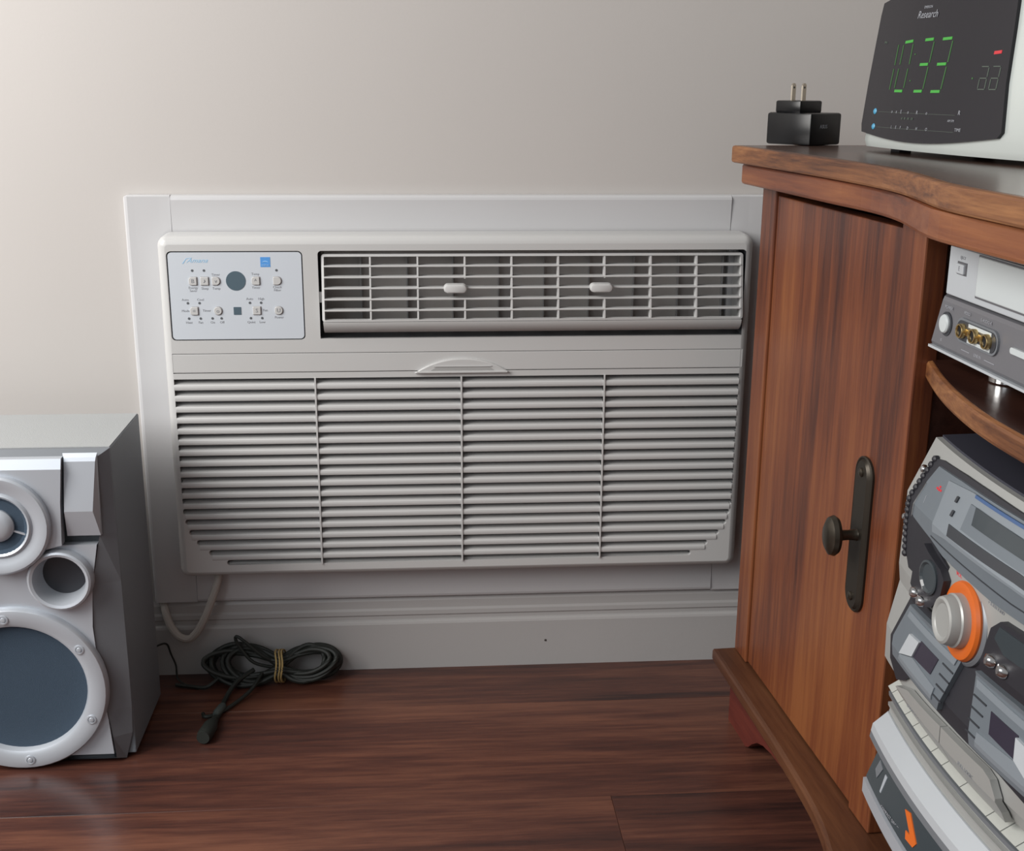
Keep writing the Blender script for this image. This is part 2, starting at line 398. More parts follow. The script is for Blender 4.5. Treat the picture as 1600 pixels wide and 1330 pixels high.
def button(x, z, rl, rr, ic=None):
    w, h = .0042, .0043
    a = rrect(x-w, x+w, z-h, z+h, .001, 5, rs=(rl, rr, rr, rl))
    rim = [(x+(p[0]-x)*1.12+.0004, z+(p[1]-z)*1.12-.0001) for p in a]
    b = obj('button', loft(BM(), [[(p[0], YC+.001, p[1]) for p in a], [(p[0], YC-.0010, p[1]) for p in a], [(x+(p[0]-x)*.9, YC-.0014, z+(p[1]-z)*.9) for p in a]]), m_ac, cp)
    obj('button_rim', holed(rim, [], YC-.0002, YC+.001), m_bedge, cp)
    if ic: text('button_icon', ic, .006, m_label, cp, T((x, YC-.0015, z)) @ FACE)
button(-.2545, .4768, .0028, .0009, 'B'); button(-.2423, .4768, .0008, .0008, '♪'); button(-.2303, .4768, .0012, .0040, 'v')
button(-.1887, .4768, .0028, .0009, '^'); button(-.1660, .4768, .0012, .0040)
button(-.2550, .4448, .0028, .0009, '='); button(-.2300, .4448, .0040, .0040, 'o'); button(-.1890, .4448, .0008, .0008, 'S'); button(-.1658, .4448, .0030, .0040, 'U')
for s_, x, z in (('Energy\nSaver', -.2545, .4680), ('Sleep', -.2423, .4688), ('Temp', -.2303, .4688), ('Timer', -.2303, .4835), ('Temp', -.1887, .4840), ('Timer', -.1887, .4695), ('Check\nFilter', -.1662, .4682),
                 ('Auto', -.2637, .4568), ('Cool', -.2478, .4568), ('Mode', -.2640, .4448), ('Timer', -.2418, .4450), ('Heat', -.2610, .4322), ('Fan', -.2488, .4322), ('On', -.2363, .4322), ('Off', -.2265, .4322),
                 ('Auto', -.1960, .4574), ('High', -.1838, .4574), ('Fan', -.1800, .4450), ('Quiet', -.1955, .4322), ('Low', -.1838, .4322), ('Power', -.1657, .4372)):
    text('printed_label', s_, .0036, m_label, cp, T((x, YC-.00005, z)) @ FACE)
text('logo', 'Amana', .0068, m_lblue, cp, T((-.2490, YC-.00005, .4985)) @ FACE, shear=.5, sx=1.15)
obj('logo_swash', prism(BM(), [(-.2645, .4953), (-.2600, .5010), (-.2530, .5018), (-.2598, .5003), (-.2632, .4953)], YC-.00015, YC+.0005), m_lblue, cp)
sk = obj('blue_sticker', bx(-.1828, -.1725, YC-.0002, YC+.0005, .4915, .5020), m_blue, cp)
obj('sticker_arc', loft(BM(), [[(p[0], y, p[1]) for p in [( -.1812, .4963), (-.1795, .4976), (-.1776, .4981), (-.1757, .4976), (-.1741, .4963), (-.1757, .4970), (-.1776, .4974), (-.1795, .4970)]] for y in (YC-.0004, YC)]), m_palearc, cp)
text('sticker_text', 'ENERGY', .0022, m_palearc, cp, T((-.1776, YC-.0003, .4935)) @ FACE)

# discharge opening: dark box, vertical vanes, tilting louvre grid
obj('air_duct', prism(BM(), [(YF+.0046, LZ0), (YF+.0046, LZ0-.0012), (.035, LZ0-.0012), (.035, LZ1+.0012), (YF+.0046, LZ1+.0012), (YF+.0046, LZ1), (.033, LZ1), (.033, LZ0)], LX0, LX1, 'x'), m_inner, ac)
for x in (LX0-.0012, LX1): obj('duct_cheek', bx(x, x+.0012, YF+.0046, .035, LZ0-.0012, LZ1+.0012), m_inner, ac)
dv = [-.1180+(.3372+.1180)*k/9 for k in range(10)]
m_vane = mat('vane_shaded', (.36, .36, .36), .5)  # same plastic as the slats, shade inside the duct put into the colour
for k in range(1, 10):
    x = dv[k]-.012
    v = BM(); prism(v, [(x-.0007, -.012), (x+.0007, -.012), (x+.0050, .020), (x+.0036, .020)], LZ0+.002, LZ1-.012, 'z')
    obj('vane', v, m_vane, ac)
for k in range(0, 9):
    x0, x1 = dv[k]+.012, dv[k+1]-.004
    obj('fin_bracket', bx(x0, x1, .024, .026, LZ0+.010, LZ0+.022), m_vane, ac)
lg = None
ta, tb = (-.0470, .5035), (-.0600, .4340)          # top and bottom of the grid (y, z)
def gp(t, off=0):
    y = ta[0]+(tb[0]-ta[0])*t; z = ta[1]+(tb[1]-ta[1])*t; return (y-off*.983, z-off*(-.184)*-1)
GX0, GX1 = -.1190, .3382
fr = BM()
def gbar(bm, t, x0, x1, h, d=.007, off=0):
    y, z = gp(t); y -= off
    box(bm, x0, x1, y, y+d, z-h/2, z+h/2, bev=.0005, seg=1)
out_ = rrect(GX0, GX1, 0, 1, .0); 
# frame: closed rectangle lying in the tilted plane
def grect(ix, t0, t1, r): 
    pts = rrect(GX0+ix, GX1-ix, 0, .0707, r); H = .0707
    return pts
def gmap(p, dep):
    t = 1-p[1]/.0707; y, z = gp(t); return (p[0], y+dep, z)
o1 = rrect(GX0, GX1, -.0005, .0717, .003); i1 = rrect(GX0+.0026, GX1-.0026, .0016, .0690, .001)
for dep0, dep1 in ((0, .0075),):
    A_ = [[fr.verts.new(gmap(p, d)) for p in q] for q, d in ((o1, .0006), (o1, .0075), (i1, .0075), (i1, 0))]
    n = len(o1)
    for a, b in ((0, 1), (1, 2), (2, 3), (3, 0)):
        for i in range(n): fr.faces.new((A_[a][i], A_[b][i], A_[b][(i+1) % n], A_[a][(i+1) % n]))
lg = obj('louvre_frame', fr, m_slat, ac, smooth=True)
for k in range(1, 6):
    bm = BM(); gbar(bm, k/6+.004, GX0+.002, GX1-.002, .0019, .012, .0006); obj('louvre_slat', bm, m_slat, lg)
for k in range(1, 9):
    x = dv[k]; ya, za = gp(.03); yb_, zb_ = gp(.98)
    bm = BM(); w = .0009
    segs = [(.03, .98)] if k not in (3, 6) else [(.03, .36), (.66, .98)]
    for t0, t1 in segs:
        a = gp(t0); b = gp(t1)
        loft(bm, [[(x-w, a[0], a[1]), (x+w, a[0], a[1]), (x+w, a[0]+.010, a[1]), (x-w, a[0]+.010, a[1])], [(x-w, b[0], b[1]), (x+w, b[0], b[1]), (x+w, b[0]+.010, b[1]), (x-w, b[0]+.010, b[1])]])
    obj('louvre_divider', bm, m_slat, lg)
for x in (.0235, .1815):
    y, z = gp(.505)
    bm = BM(); oo = rrect(x-.0125, x+.0125, z-.0048, z+.0048, .0045)
    sc_ = lambda q: [(x+(p[0]-x)*q, z+(p[1]-z)*q) for p in oo]
    loft(bm, [[(p[0], y+.004, p[1]) for p in oo], [(p[0], y-.004, p[1]) for p in oo], [(p[0], y-.0062, p[1]) for p in sc_(.9)], [(p[0], y-.0070, p[1]) for p in sc_(.7)]])
    obj('louvre_tab', bm, m_slat, lg, smooth=True)
# rolled lower lip of the louvre
yb0, zb0 = gp(1.0)
lip = [(yb0+.0004, zb0-.001), (yb0+.001, zb0-.0045), (yb0+.0045, zb0-.0095), (yb0+.010, zb0-.0135), (yb0+.016, zb0-.0150), (yb0+.016, zb0-.0135), (yb0+.010, zb0-.0118), (yb0+.006, zb0-.008), (yb0+.003, zb0-.001)]
obj('louvre_lip', prism(BM(), lip, GX0+.0010, GX1-.0010, 'x'), m_slat, lg, smooth=True)
for x in (GX0, GX1-.0016):
    obj('louvre_cheek', prism(BM(), [(ta[0]+.006, ta[1]), (tb[0]+.006, tb[1]+.001), (tb[0]+.018, tb[1]-.012), (-.018, .425), (-.012, .47), (-.020, .503)], x, x+.0016, 'x'), m_slat, lg)
obj('pivot_post', bx(LX0-.0003, GX0+.0002, -.0475, -.0465+.004, .4525, .4640, bev=.0003), m_ac, lg)
# white power cord
cw = [(-.2500, -.022, .142), (-.2525, -.030, .124), (-.2590, -.033, .105), (-.2680, -.033, .083), (-.2780, -.032, .0645), (-.2890, -.030, .0535), (-.3010, -.028, .0560), (-.3120, -.025, .0680), (-.3190, -.0225, .0850), (-.3225, -.0200, .1020), (-.3350, -.0200, .1080)]
cw = [(-.2500, -.022, .142), (-.2525, -.030, .124), (-.2590, -.033, .105), (-.2680, -.033, .083), (-.2780, -.032, .0645), (-.2890, -.030, .0535), (-.3010, -.028, .0560), (-.3110, -.023, .0680), (-.3170, -.0160, .0820), (-.3205, -.0055, .0905-.002)]
obj('power_cord', tube(BM(), cw, .0046, 10), m_cordw, ac, smooth=True, label='white power cord looping down from the unit')

# ------------------------------------------------------------------ speaker
sp = thing('speaker', 'silver three-way bookshelf speaker standing on the floor at the left of the air conditioner', 'speaker', T((-.425, -.14, 0)))
xc = -.425; YS = -.196; YFr = -.2085
ctr = lambda us, y, zf=1: None
bm = bx(xc-.108, xc+.108, YS, -.070, .004, .338, bev=.0015)
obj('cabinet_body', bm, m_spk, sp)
obj('lit_top_sheet', bx(xc-.107, xc+.107, YS+.002, -.0715, .3380, .3386), m_spktop, sp)  # thin sheet that paints the box top lighter, as lit from above
zr = [.006, .03, .06, .10, .155, .20, .252, .28, .331]
wf = [.091, .089, .086, .082, .080, .083, .094, .091, .096]
wb = [.098, .106, .1075, .1078, .1078, .1078, .1078, .1078, .1078]
def outl(w, zz, y): return [(xc+a, y, z) for a, z in zip(w, zz)]+[(xc-a, y, z) for a, z in list(zip(w, zz))[::-1]]
zb2 = [.0005, .03, .06, .10, .155, .20, .252, .28, .3385]
obj('front_baffle', loft(BM(), [outl(wb, zb2, YS), outl([a+.0005 for a in wb], zb2, YS-.003), outl(wf, zr, YFr), ], True, False), m_silver2, sp)
# silver face plates
zl = [.012, .05, .10, .155, .20, .243]; wl = [.089, .0865, .082, .0795, .083, .091]
lw = [(xc+a, z) for a, z in zip(wl, zl)]+[(xc-a, z) for a, z in list(zip(wl, zl))[::-1]]
circ = lambda cx, cz, q, n=48: [(cx+q*math.cos(2*PI*k/n), cz+q*math.sin(2*PI*k/n)) for k in range(n)]
obj('face_plate', holed(lw, [circ(xc+.0015, .0905, .0672, 64), circ(xc+.054, .2085, .0250), circ(xc-.054, .2085, .0250)], YFr-.0015, YFr+.008), m_silver, sp)
cpz = [(.0450, .2420), (.0600, .2460), (.0625, .29), (.066, .3235)]
cpl = [(xc+a, z) for a, z in cpz]+[(xc-a, z) for a, z in cpz[::-1]]
cpl2 = [(xc+a, z+(.010 if z > .32 else 0)) for a, z in cpz]+[(xc-a, z+(.010 if z > .32 else 0)) for a, z in cpz[::-1]]
obj('centre_plate', loft(BM(), [[(p[0], YFr+.001, p[1]) for p in cpl2], [(p[0], YFr-.006, p[1]-.0005) for p in cpl2], [(p[0]*1, YFr-.010, p[1]) for p in cpl]]), m_silver, sp)
for s_ in (1, -1):
    X = lambda a: xc+s_*a
    a, b = .0655, .0965
    obj('corner_block', loft(BM(), [
        [(X(.066), YFr+.001, .3365), (X(.0985), YFr+.001, .3365), (X(.0965), YFr+.001, .2530), (X(.064), YFr+.001, .2530)],
        [(X(.0675), YFr-.0015, .3325), (X(.0975), YFr-.0015, .3325), (X(.0960), YFr-.0022, .2530), (X(.064), YFr-.0022, .2530)],
        [(X(.0675), YFr-.0030, .3290), (X(.0970), YFr-.0030, .3290), (X(.0920), YFr-.0085, .2800), (X(.065), YFr-.0085, .2800)]]), m_silver, sp)
    pc = (X(.054), 0, .2085)
    obj('bass_port', lathe(BM(), [(.0318, .2085), (.0318, .2155), (.0305, .2190), (.0285, .2200), (.0258, .2190), (.0248, .2160), (.0238, .2090), (.0225, .2030), (.0215, .1970)], (pc[0], 0, pc[2]), (0, -1, 0), 40), m_silver, sp, smooth=True)
    obj('port_throat', lathe(BM(), [(.0225, .1975), (0, .1974)], (pc[0], 0, pc[2]), (0, -1, 0), 40), m_dark, sp)
tw = lathe(BM(), [(.0505, .2140), (.0505, .2180), (.0500, .2205), (.0480, .2222), (.0450, .2222), (.0400, .2205), (.0335, .2190), (.0325, .2205), (.0310, .2212), (.0298, .2205), (.0275, .2185), (.0250, .2165), (0, .2165)], (xc+.002, -.0035, .2690), (0, -1, 0), 48)
two = obj('tweeter', tw, m_silver, sp, smooth=True)
obj('tweeter_throat', lathe(BM(), [(.0290, .2198), (.0255, .2172), (0, .2171)], (xc+.002, -.0035, .2690), (0, -1, 0), 40), m_cone, sp)
obj('tweeter_dome', lathe(BM(), [(.0165, .2172), (.0165, .2195), (.0150, .2215), (.0110, .2232), (.006, .2240), (0, .2243)], (xc+.002, -.0035, .2690), (0, -1, 0), 32), m_silver, two, smooth=True)
for k in range(3):
    a = math.radians(-20+120*k); c_ = Vector((xc+.002+.0205*math.cos(a), -.2215, .2690+.0205*math.sin(a)))
    bm = BM(); box(bm, -.0085, .0085, -.0008, .0008, -.0009, .0009)
    obj('tweeter_spoke', bm, m_silver, two, T(c_) @ Matrix.Rotation(-a, 4, 'Y'))
wc = (xc+.0015, 0, .0905)
wf_ = obj('woofer_ring', lathe(BM(), [(.0890, .2090), (.0885, .2150), (.0868, .2172), (.0830, .2180), (.0735, .2172), (.0695, .2150), (.0675, .2110), (.0670, .2080)], wc, (0, -1, 0), 64), m_silver, sp, smooth=True)
obj('woofer_cloth', lathe(BM(), [(.0680, .2100), (.0600, .2085), (.045, .2075), (.02, .2070), (0, .2070)], wc, (0, -1, 0), 64), m_cone, sp, smooth=True, label='dark blue cloth grille of the woofer')
for k in range(6):
    a = math.radians(94-60*k); q = (wc[0]+.0782*math.cos(a), 0, wc[2]+.0782*math.sin(a))
    obj('screw_boss', lathe(BM(), [(.0052, .2170), (.0050, .2185), (.0036, .2188), (.0030, .2180), (.0022, .2192), (0, .2196)], q, (0, -1, 0), 20), m_silver, wf_, smooth=True)
for (x, y) in ((xc-.09, -.19), (xc+.09, -.19), (xc-.09, -.085), (xc+.09, -.085)):
    obj('foot', lathe(BM(), [(0, 0), (.008, 0), (.008, .0045), (0, .0045)], (x, y, 0), (0, 0, 1), 16), m_dark, sp)

# thin speaker wire
w = obj('speaker_wire', tube(BM(), [(-.3350, -.0450, .046), (-.3230, -.030, .047), (-.3165, -.024, .044), (-.3135, -.021, .030), (-.3085, -.0225, .016), (-.3065, -.027, .0015), (-.2950, -.042, .0012), (-.278, -.055, .0012)], .0011, 6), m_cordb, smooth=True)
w['label'] = 'thin dark wire hanging down beside the silver speaker'; w['category'] = 'wire'

# ------------------------------------------------------------------ bundled black cord
cd = thing('coiled_cord', 'bundled black cord tied with a yellow rubber band on the floor', 'cord', T((-.19, -.045, 0)))
bm = BM(); rc = .0028
V = Vector((0, .55, .83)); Wv = Vector((0, -.83, .55))
random.seed(3)
tie = Vector((-.1845, -.040, .0205))
NL = 9
for i in range(NL):
    aL = .088-.010*(i % 4)+random.uniform(-.004, .004); aR = .070-.007*(i % 3)+random.uniform(-.005, .004)
    b0 = .0285-.0034*(i % 5)+random.uniform(-.001, .001); off = Wv*((i-(NL-1)/2)*.0030); tw_ = random.uniform(-.12, .12)
    ptt = Vector((0, math.cos(i*2*PI/NL)*.005, math.sin(i*2*PI/NL)*.006))
    pts = []
    for k in range(20):
        t = 2*PI*k/20; cx = math.cos(t); sy = math.sin(t)
        x = (aR if cx > 0 else aL)*cx; b = b0*(1.0 if cx > 0 else 1.18)
        env = min(1, abs(cx)*1.45)**.9
        p = tie+Vector((x, 0, 0))+V*(b*sy*env+x*tw_*.12)+off*(.35+.65*abs(cx))+ptt*(1-abs(cx))+V*(.006*abs(cx))
        p += V*(.0055*(1 if sy > 0 else -1)*(1-env))
        p.z = max(p.z, rc+.0004+.0002*i); p.y = min(p.y, -.0185)
        pts.append(p)
    tube(bm, pts, rc, 8, True, 4)
tube(bm, [tie+Vector((-.004, 0, .004)), (-.205, -.043, .036), (-.222, -.042, .052), (-.2315, -.040, .0590), (-.2345, -.039, .0560), (-.2290, -.040, .044), (-.214, -.043, .027), tie+Vector((-.006, 0, -.002))], .0020, 8)
tube(bm, [tie+Vector((-.03, -.004, -.002)), (-.232, -.060, .012), (-.242, -.085, .0040), (-.243, -.110, .0034), (-.2445, -.128, .0035), (-.246, -.138, .0045)], rc, 8)
tube(bm, [tie+Vector((-.02, -.010, -.004)), (-.215, -.075, .008), (-.232, -.100, .0038), (-.246, -.118, .0034), (-.258, -.124, .0034), (-.262, -.117, .0034)], .0022, 8)
tube(bm, [(-.255, -.05, .012), (-.268, -.056, .004), (-.285, -.052, .0032), (-.305, -.046, .0030)], .0022, 8)
obj('cord_loops', bm, m_cordb, cd, smooth=True)
bm = BM(); pa = Vector((-.245, -.132, .0065)); pb = Vector((-.2515, -.178, .0085)); d = (pb-pa); Ln = d.length
lathe(bm, [(0, 0), (.0040, 0), (.0042, .007), (.0052, .010), (.0078, .020), (.0082, .040), (.0070, Ln), (0, Ln)], pa, d, 20)
obj('plug', bm, m_cordb, cd, smooth=True)
bm = BM(); lathe(bm, [(0, 0), (.0036, 0), (.0046, .004), (.0046, .018), (.0032, .022), (0, .022)], (-.2415, -.104, .0060), (-.25, -1, 0), 16)
obj('cord_neck', bm, mat('neck_grey_rubber', (.06, .075, .07), .5), cd, smooth=True)
bm = BM()
for dx in (-.0035, .0005, .0035):
    pts = [tie+Vector((dx+.0012*math.sin(3*q), math.cos(q)*.0185, math.sin(q)*.0188)) for q in [2*PI*k/18 for k in range(18)]]
    for p in pts: p.z = max(p.z, .0011)
    tube(bm, pts, .0011, 6, True, 3)
obj('rubber_band', bm, m_band, cd, smooth=True, label='yellow rubber band')

# ------------------------------------------------------------------ media cabinet (local frame: x along front, y into the cabinet)
cb = thing('media_cabinet', 'cherry wood media cabinet with a curved top and one door beside open shelves', 'cabinet', CAB)
CL = 1.2; DP = .47
def mir(X, Y):
    X2 = list(X)+[CL-x for x in X[::-1] if CL-x > X[-1]+1e-6]; Y2 = list(Y)+[Y[len(X)-1-i] for i, x in enumerate(X[::-1]) if CL-x > X[-1]+1e-6]
    return X2, Y2
SLX, SLY = mir([-.015, .1, .20, .27, .33, .38, .45, .53, .60], [.0300, .0215, .0170, .0165, .0205, .030, .046, .050, .051])
MOX, MOY = mir([-.012, .08, .20, .27, .33, .38, .43, .50, .60], [.0195, .0165, .0130, .0100, .0170, .030, .042, .044, .044])
PLX, PLY = mir([-.004, .10, .20, .27, .31, .342, .37, .44, .60], [.0245, .0255, .0265, .0290, .0320, .0370, .0430, .050, .052])
SHX, SHY = [.345, .403, .451, .50, .549, .60, .651, .70, .749, .797, .855], [-.009, .010, .022, .030, .033, .034, .033, .030, .022, .010, -.009]
def board(X, Y, x0, x1, z0, z1, back, rnd=.003, seg=70):
    """board with serpentine front: stacked loops so the front edge is eased"""
    xs = [x0+(x1-x0)*k/seg for k in range(seg+1)]
    def lp(ins, z): return [(min(max(x, x0+ins), x1-ins), -spl(x, X, Y)+ins, z) for x in xs]+[(x1-ins, back-ins, z), (x0+ins, back-ins, z)]
    return loft(BM(), [lp(rnd, z0), lp(rnd*.3, z0+rnd*.3), lp(0, z0+rnd), lp(0, z1-rnd), lp(rnd*.3, z1-rnd*.3), lp(rnd, z1)])
ctop = obj('table_top', board(SLX, SLY, -.015, CL+.015, .6070, .6236, DP, .0022), m_wood_x, cb, CAB)
obj('top_inlay', board(SLX, [y-.006 for y in SLY], -.008, CL+.008, .6231, .62368, DP-.01, .0001), wood('dark_top', 0, [(.035, .020, .016), (.075, .042, .032), (.12, .07, .052)], .25, 1.0), ctop, CAB)
obj('top_moulding', board(MOX, MOY, -.012, CL+.012, .5862, .6066, DP, .0028), m_wood_x2, cb, CAB)
obj('side_panel', bx(0, .018, .002, DP, .0852, .5860), m_wood_v, cb, CAB)
obj('side_panel', bx(CL-.018, CL, .002, DP, .0852, .5860), m_wood_v, cb, CAB)
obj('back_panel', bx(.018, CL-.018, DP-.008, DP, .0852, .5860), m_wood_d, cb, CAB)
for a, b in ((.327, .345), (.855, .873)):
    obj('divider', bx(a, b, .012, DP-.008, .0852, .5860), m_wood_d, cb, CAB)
for a, b in ((0, .0365), (.3065, .346), (.854, .8935), (CL-.0365, CL)):
    obj('stile', bx(a, b, -.0012, .0170, .0853, .5858, bev=.0015), m_wood_v, cb, CAB)
def add_door(a, b, hs):
    dr = obj('cabinet_door', bx(a+.0008, b-.0008, .0012, .0180, .0870, .5790, bev=.0012), m_wood_v, cb, CAB)
    x = hs
    o_ = rrect(x-.0165, x+.0165, .2565, .3915, .0160, 10)
    sc_ = lambda q, k: [(x+(p[0]-x)*q, (p[1]-.324)*k+.324) for p in o_]
    obj('handle_plate', loft(BM(), [[(p[0], .0016, p[1]) for p in o_], [(p[0], -.0008, p[1]) for p in o_], [(p[0], -.0016, p[1]) for p in sc_(.90, .985)], [(p[0], -.0008, p[1]) for p in sc_(.80, .97)], [(p[0], -.0012, p[1]) for p in sc_(.76, .965)], [(p[0], -.0030, p[1]) for p in sc_(.62, .955)]]), m_brass, dr, CAB, smooth=True)
    for z in (.3785, .2700): obj('screw', lathe(BM(), [(.0042, .002), (.0036, .0042), (.0018, .0052), (0, .0054)], (x, 0, z), (0, -1, 0), 16), m_bronze, dr, CAB, smooth=True)
    bm = lathe(BM(), [(.0062, .002), (.0048, .004), (.0042, .010), (.0045, .0160), (.0080, .0182), (.0135, .0195), (.0152, .0225), (.0140, .0262), (.0095, .0290), (.0040, .0300), (0, .0302)], (x, 0, .3245), (0, -1, 0), 32)
    for v in bm.verts:
        if v.co.y < -.017: v.co.z = .3245+(v.co.z-.3245)*1.15; v.co.x = x+(v.co.x-x)*.85
    obj('knob', bm, m_bronze, dr, CAB, smooth=True)
add_door(.0365, .3065, .2790); add_door(.8935, CL-.0365, CL-.2790)
obj('plinth_board', board(PLX, PLY, -.004, CL+.004,   .0690, .0850, DP, .0035), m_wood_p, cb, CAB)
# skirt with arched cut-outs
pts = [(0.004, 0)]
pts += [(.062, 0), (.070, .004), (.080, .013), (.095, .0235), (.112, .0300), (.135, .0345), (.170, .0370), (.60, .0370)]
full = pts+[(CL-p[0], p[1]) for p in pts[:-1][::-1]]+[(CL-.004, .0688), (.004, .0688)]
obj('skirt', prism(BM(), full, -.0045, .0130), wood('skirt_cherry', 0, [(.055, .010, .010), (.11, .022, .016), (.16, .035, .022)], .4, 1.2), cb, CAB)
for x in (.004, CL-.022): obj('side_skirt', bx(x, x+.018, .0132, DP, 0, .0688), m_wood_v, cb, CAB)
obj('middle_shelf', board(SHX, SHY, .3455, .8545, .4720, .4870, DP-.009, .003), m_wood_x, cb, CAB)
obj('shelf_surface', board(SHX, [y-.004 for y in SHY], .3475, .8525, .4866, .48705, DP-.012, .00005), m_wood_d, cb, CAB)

# ------------------------------------------------------------------ video player on the shelf
VM = CAB @ T((.362, 0.0040, .487)) @ Matrix.Rotation(-.045, 4, 'Z')
vp = thing('video_player', 'silver and grey video player on the upper shelf of the cabinet', 'video player', VM)
obj('lower_body', bx(.003, .375, .006, .24, .0165, .0535), m_vgry, vp, VM)
obj('lower_front', loft(BM(), [[(.003, .007, .0150), (.375, .007, .0150), (.375, .007, .0545), (.003, .007, .0545)], [(.0005, -.0015, .0165), (.3765, -.0015, .0165), (.3765, -.0008, .0525), (.0115, -.0008, .0525)], [(.0035, -.0035, .0190), (.3755, -.0035, .0190), (.3745, -.0025, .0500), (.0130, -.0025, .0500)]]), m_vgry, vp, VM)
obj('lower_trim', bx(.0005, .3765, -.0042, .010, .0142, .0160), m_vsil, vp, VM)
obj('upper_body', bx(.016, .366, .004, .24, .0550, .0885), m_vsil, vp, VM)
obj('upper_front', bx(.0150, .3670, -.0020, .0045, .0550, .0885, bev=.0008), m_vsil, vp, VM)
obj('cassette_flap', bx(.0600, .2600, -.0034, -.0015, .0605, .0870, bev=.0008), m_cream, vp, VM)
obj('flap_gap', bx(.0586, .2614, -.0024, -.0010, .0592, .0880), m_groove, vp, VM)
vb = obj('eject_button', bx(.0300, .0415, -.0042, -.0015, .0718, .0785, bev=.0006), m_vsil, vp, VM)
obj('button_gap', bx(.0290, .0428, -.0024, -.0010, .0710, .0797), m_groove, vp, VM)
text('button_mark', 'E', .0045, m_label, vb, VM @ T((.0357, -.0043, .0752)) @ FACE)
text('printed_label', 'EJECT', .0030, m_label, vp, VM @ T((.0357, -.0021, .0825)) @ FACE)
FA = lambda x, z: VM @ T((x, -.0034, z)) @ FACE
def vcyl(name, x, z, prof, m, par=vp, n=24): return obj(name, lathe(BM(), prof, (x, 0, z), (0, -1, 0), n), m, par, VM, smooth=True)
vcyl('power_button', .0235, .0350, [(.0066, .002), (.0066, .0050), (.0058, .0060), (0, .0064)], m_cream)
vcyl('button_recess', .0240, .0350, [(.0085, .0025), (.0085, .0038), (0, .0039)], m_dark)
pk = rrect(.0415, .1000, .0275, .0440, .0075)
jk = obj('jack_panel', holed(pk, [], -.0046, -.0020), m_silver2, vp, VM)
pk2 = rrect(.0430, .0985, .0290, .0425, .0065)
obj('jack_recess', holed(pk2, [], -.0050, -.0042), m_dark, jk, VM)
obj('jack_strip', bx(.060, .092, -.0053, -.0048, .0395, .0420), m_cream, jk, VM); obj('jack_strip', bx(.060, .092, -.0053, -.0048, .0292, .0315), m_cream, jk, VM)
for x in (.0530, .0710, .0885):
    vcyl('jack', x, .0358, [(.0050, .0046), (.0050, .0080), (.0047, .0085), (.0039, .0085), (.0036, .0078), (.0034, .0055), (0, .0054)], m_gold, jk)
    vcyl('jack_core', x, .0358, [(.0034, .0050), (.0034, .0076), (0, .0077)], m_black, jk)
obj('jack_bridge', bx(.0530, .0885, -.0056, -.0046, .0335, .0380), m_gold, jk, VM)
obj('indicator', holed(rrect(.1165, .1400, .0345, .0385, .0019), [], -.0050, -.0030), m_cream, vp, VM)
for s_, x, z, q in (('POWER', .0255, .0465, .0034), ('VIDEO', .0530, .0475, .003), ('L-AUDIO-R', .0800, .0472, .003), ('LINE IN', .0730, .0225, .003), ('o', .0185, .0230, .004)):
    text('printed_label', s_, q, m_print, vp, FA(x, z))
for a, b in ((.050, .062), (.083, .097)): obj('printed_line', bx(a, b, -.0037, -.0034, .0222, .0226), m_print, vp, VM)
for x in (.055, .32):
    for y in (.030, .20):
        vcyl2 = lathe(BM(), [(0, .0002), (.0125, .0002), (.0135, .0010), (.0135, .0110), (.0110, .0125), (.0110, .0165), (0, .0165)], (x, y, 0), (0, 0, 1), 28)
        obj('foot', vcyl2, m_chrome, vp, VM, smooth=True)

# ------------------------------------------------------------------ mini stereo in the lower bay
SM = CAB @ T((.52, .1, .0852))
st_ = thing('stereo_system', 'silver mini stereo system with an orange-ringed volume knob in the lower cabinet bay', 'stereo', SM)
KZ = [.080, .088, .113, .147, .159, .183, .195, .206, .215, .2155, .223, .2355, .2425, .2445, .263, .29, .325, .339, .396, .436, .45]
KN = [-.010, -.010, .003, .021, .021, .012, .021, .019, .008, .008, .006, .0075, -.003, .004, .016, .017, .010, .012, .011, -.007, -.013]
SX0, SX1 = .3745, .6755
def bow(s): return .014*(1-min(1.15, ((s-.525)/.15)**2))
def FS(s, z): return interp(z, KZ, KN)+bow(s)
N_, = (30,)
bm = BM(); zs = sorted(set([.088, .100, .113, .130, .147, .159, .171, .183, .195, .206, .215, .2155, .223, .2355, .2425, .2445, .254, .263, .2765, .29, .3075, .325, .339, .358, .377, .396, .416, .436]))
G = [[bm.verts.new((SX0+(SX1-SX0)*i/N_, -FS(SX0+(SX1-SX0)*i/N_, z), z)) for i in range(N_+1)] for z in zs]
for a, b in zip(G, G[1:]):
    for i in range(N_): bm.faces.new((a[i], a[i+1], b[i+1], b[i]))
def bk(z, y): return [bm.verts.new((SX0, y, z)), bm.verts.new((SX1, y, z))]
bl = [bm.verts.new((SX0, .045, z)) for z in zs]; br_ = [bm.verts.new((SX1, .045, z)) for z in zs]
for j in range(len(zs)-1):
    bm.faces.new((bl[j], G[j][0], G[j+1][0], bl[j+1])); bm.faces.new((G[j][-1], br_[j], br_[j+1], G[j+1][-1])); bm.faces.new((br_[j], bl[j], bl[j+1], br_[j+1]))
bm.faces.new(G[0][::-1]+[bl[0], br_[0]][0:2]); bm.faces.new(G[-1]+[br_[-1], bl[-1]])
obj('front_shell', bm, m_ssil, st_, CAB)
obj('rear_case', bx(SX0+.006, SX1-.006, .0455, .30, .0900, .4330, bev=.003), m_srub, st_, CAB)
obj('top_cover', prism(BM(), [(SX0+.001, .0445)]+[(SX0+.001+(SX1-SX0-.002)*i/20, -FS(SX0+.001+(SX1-SX0-.002)*i/20, .436)+.0045) for i in range(21)]+[(SX1-.001, .0445)], .4362, .4380, 'z'), mat('stereo_top_black', (.035, .036, .050), .5), st_, CAB)
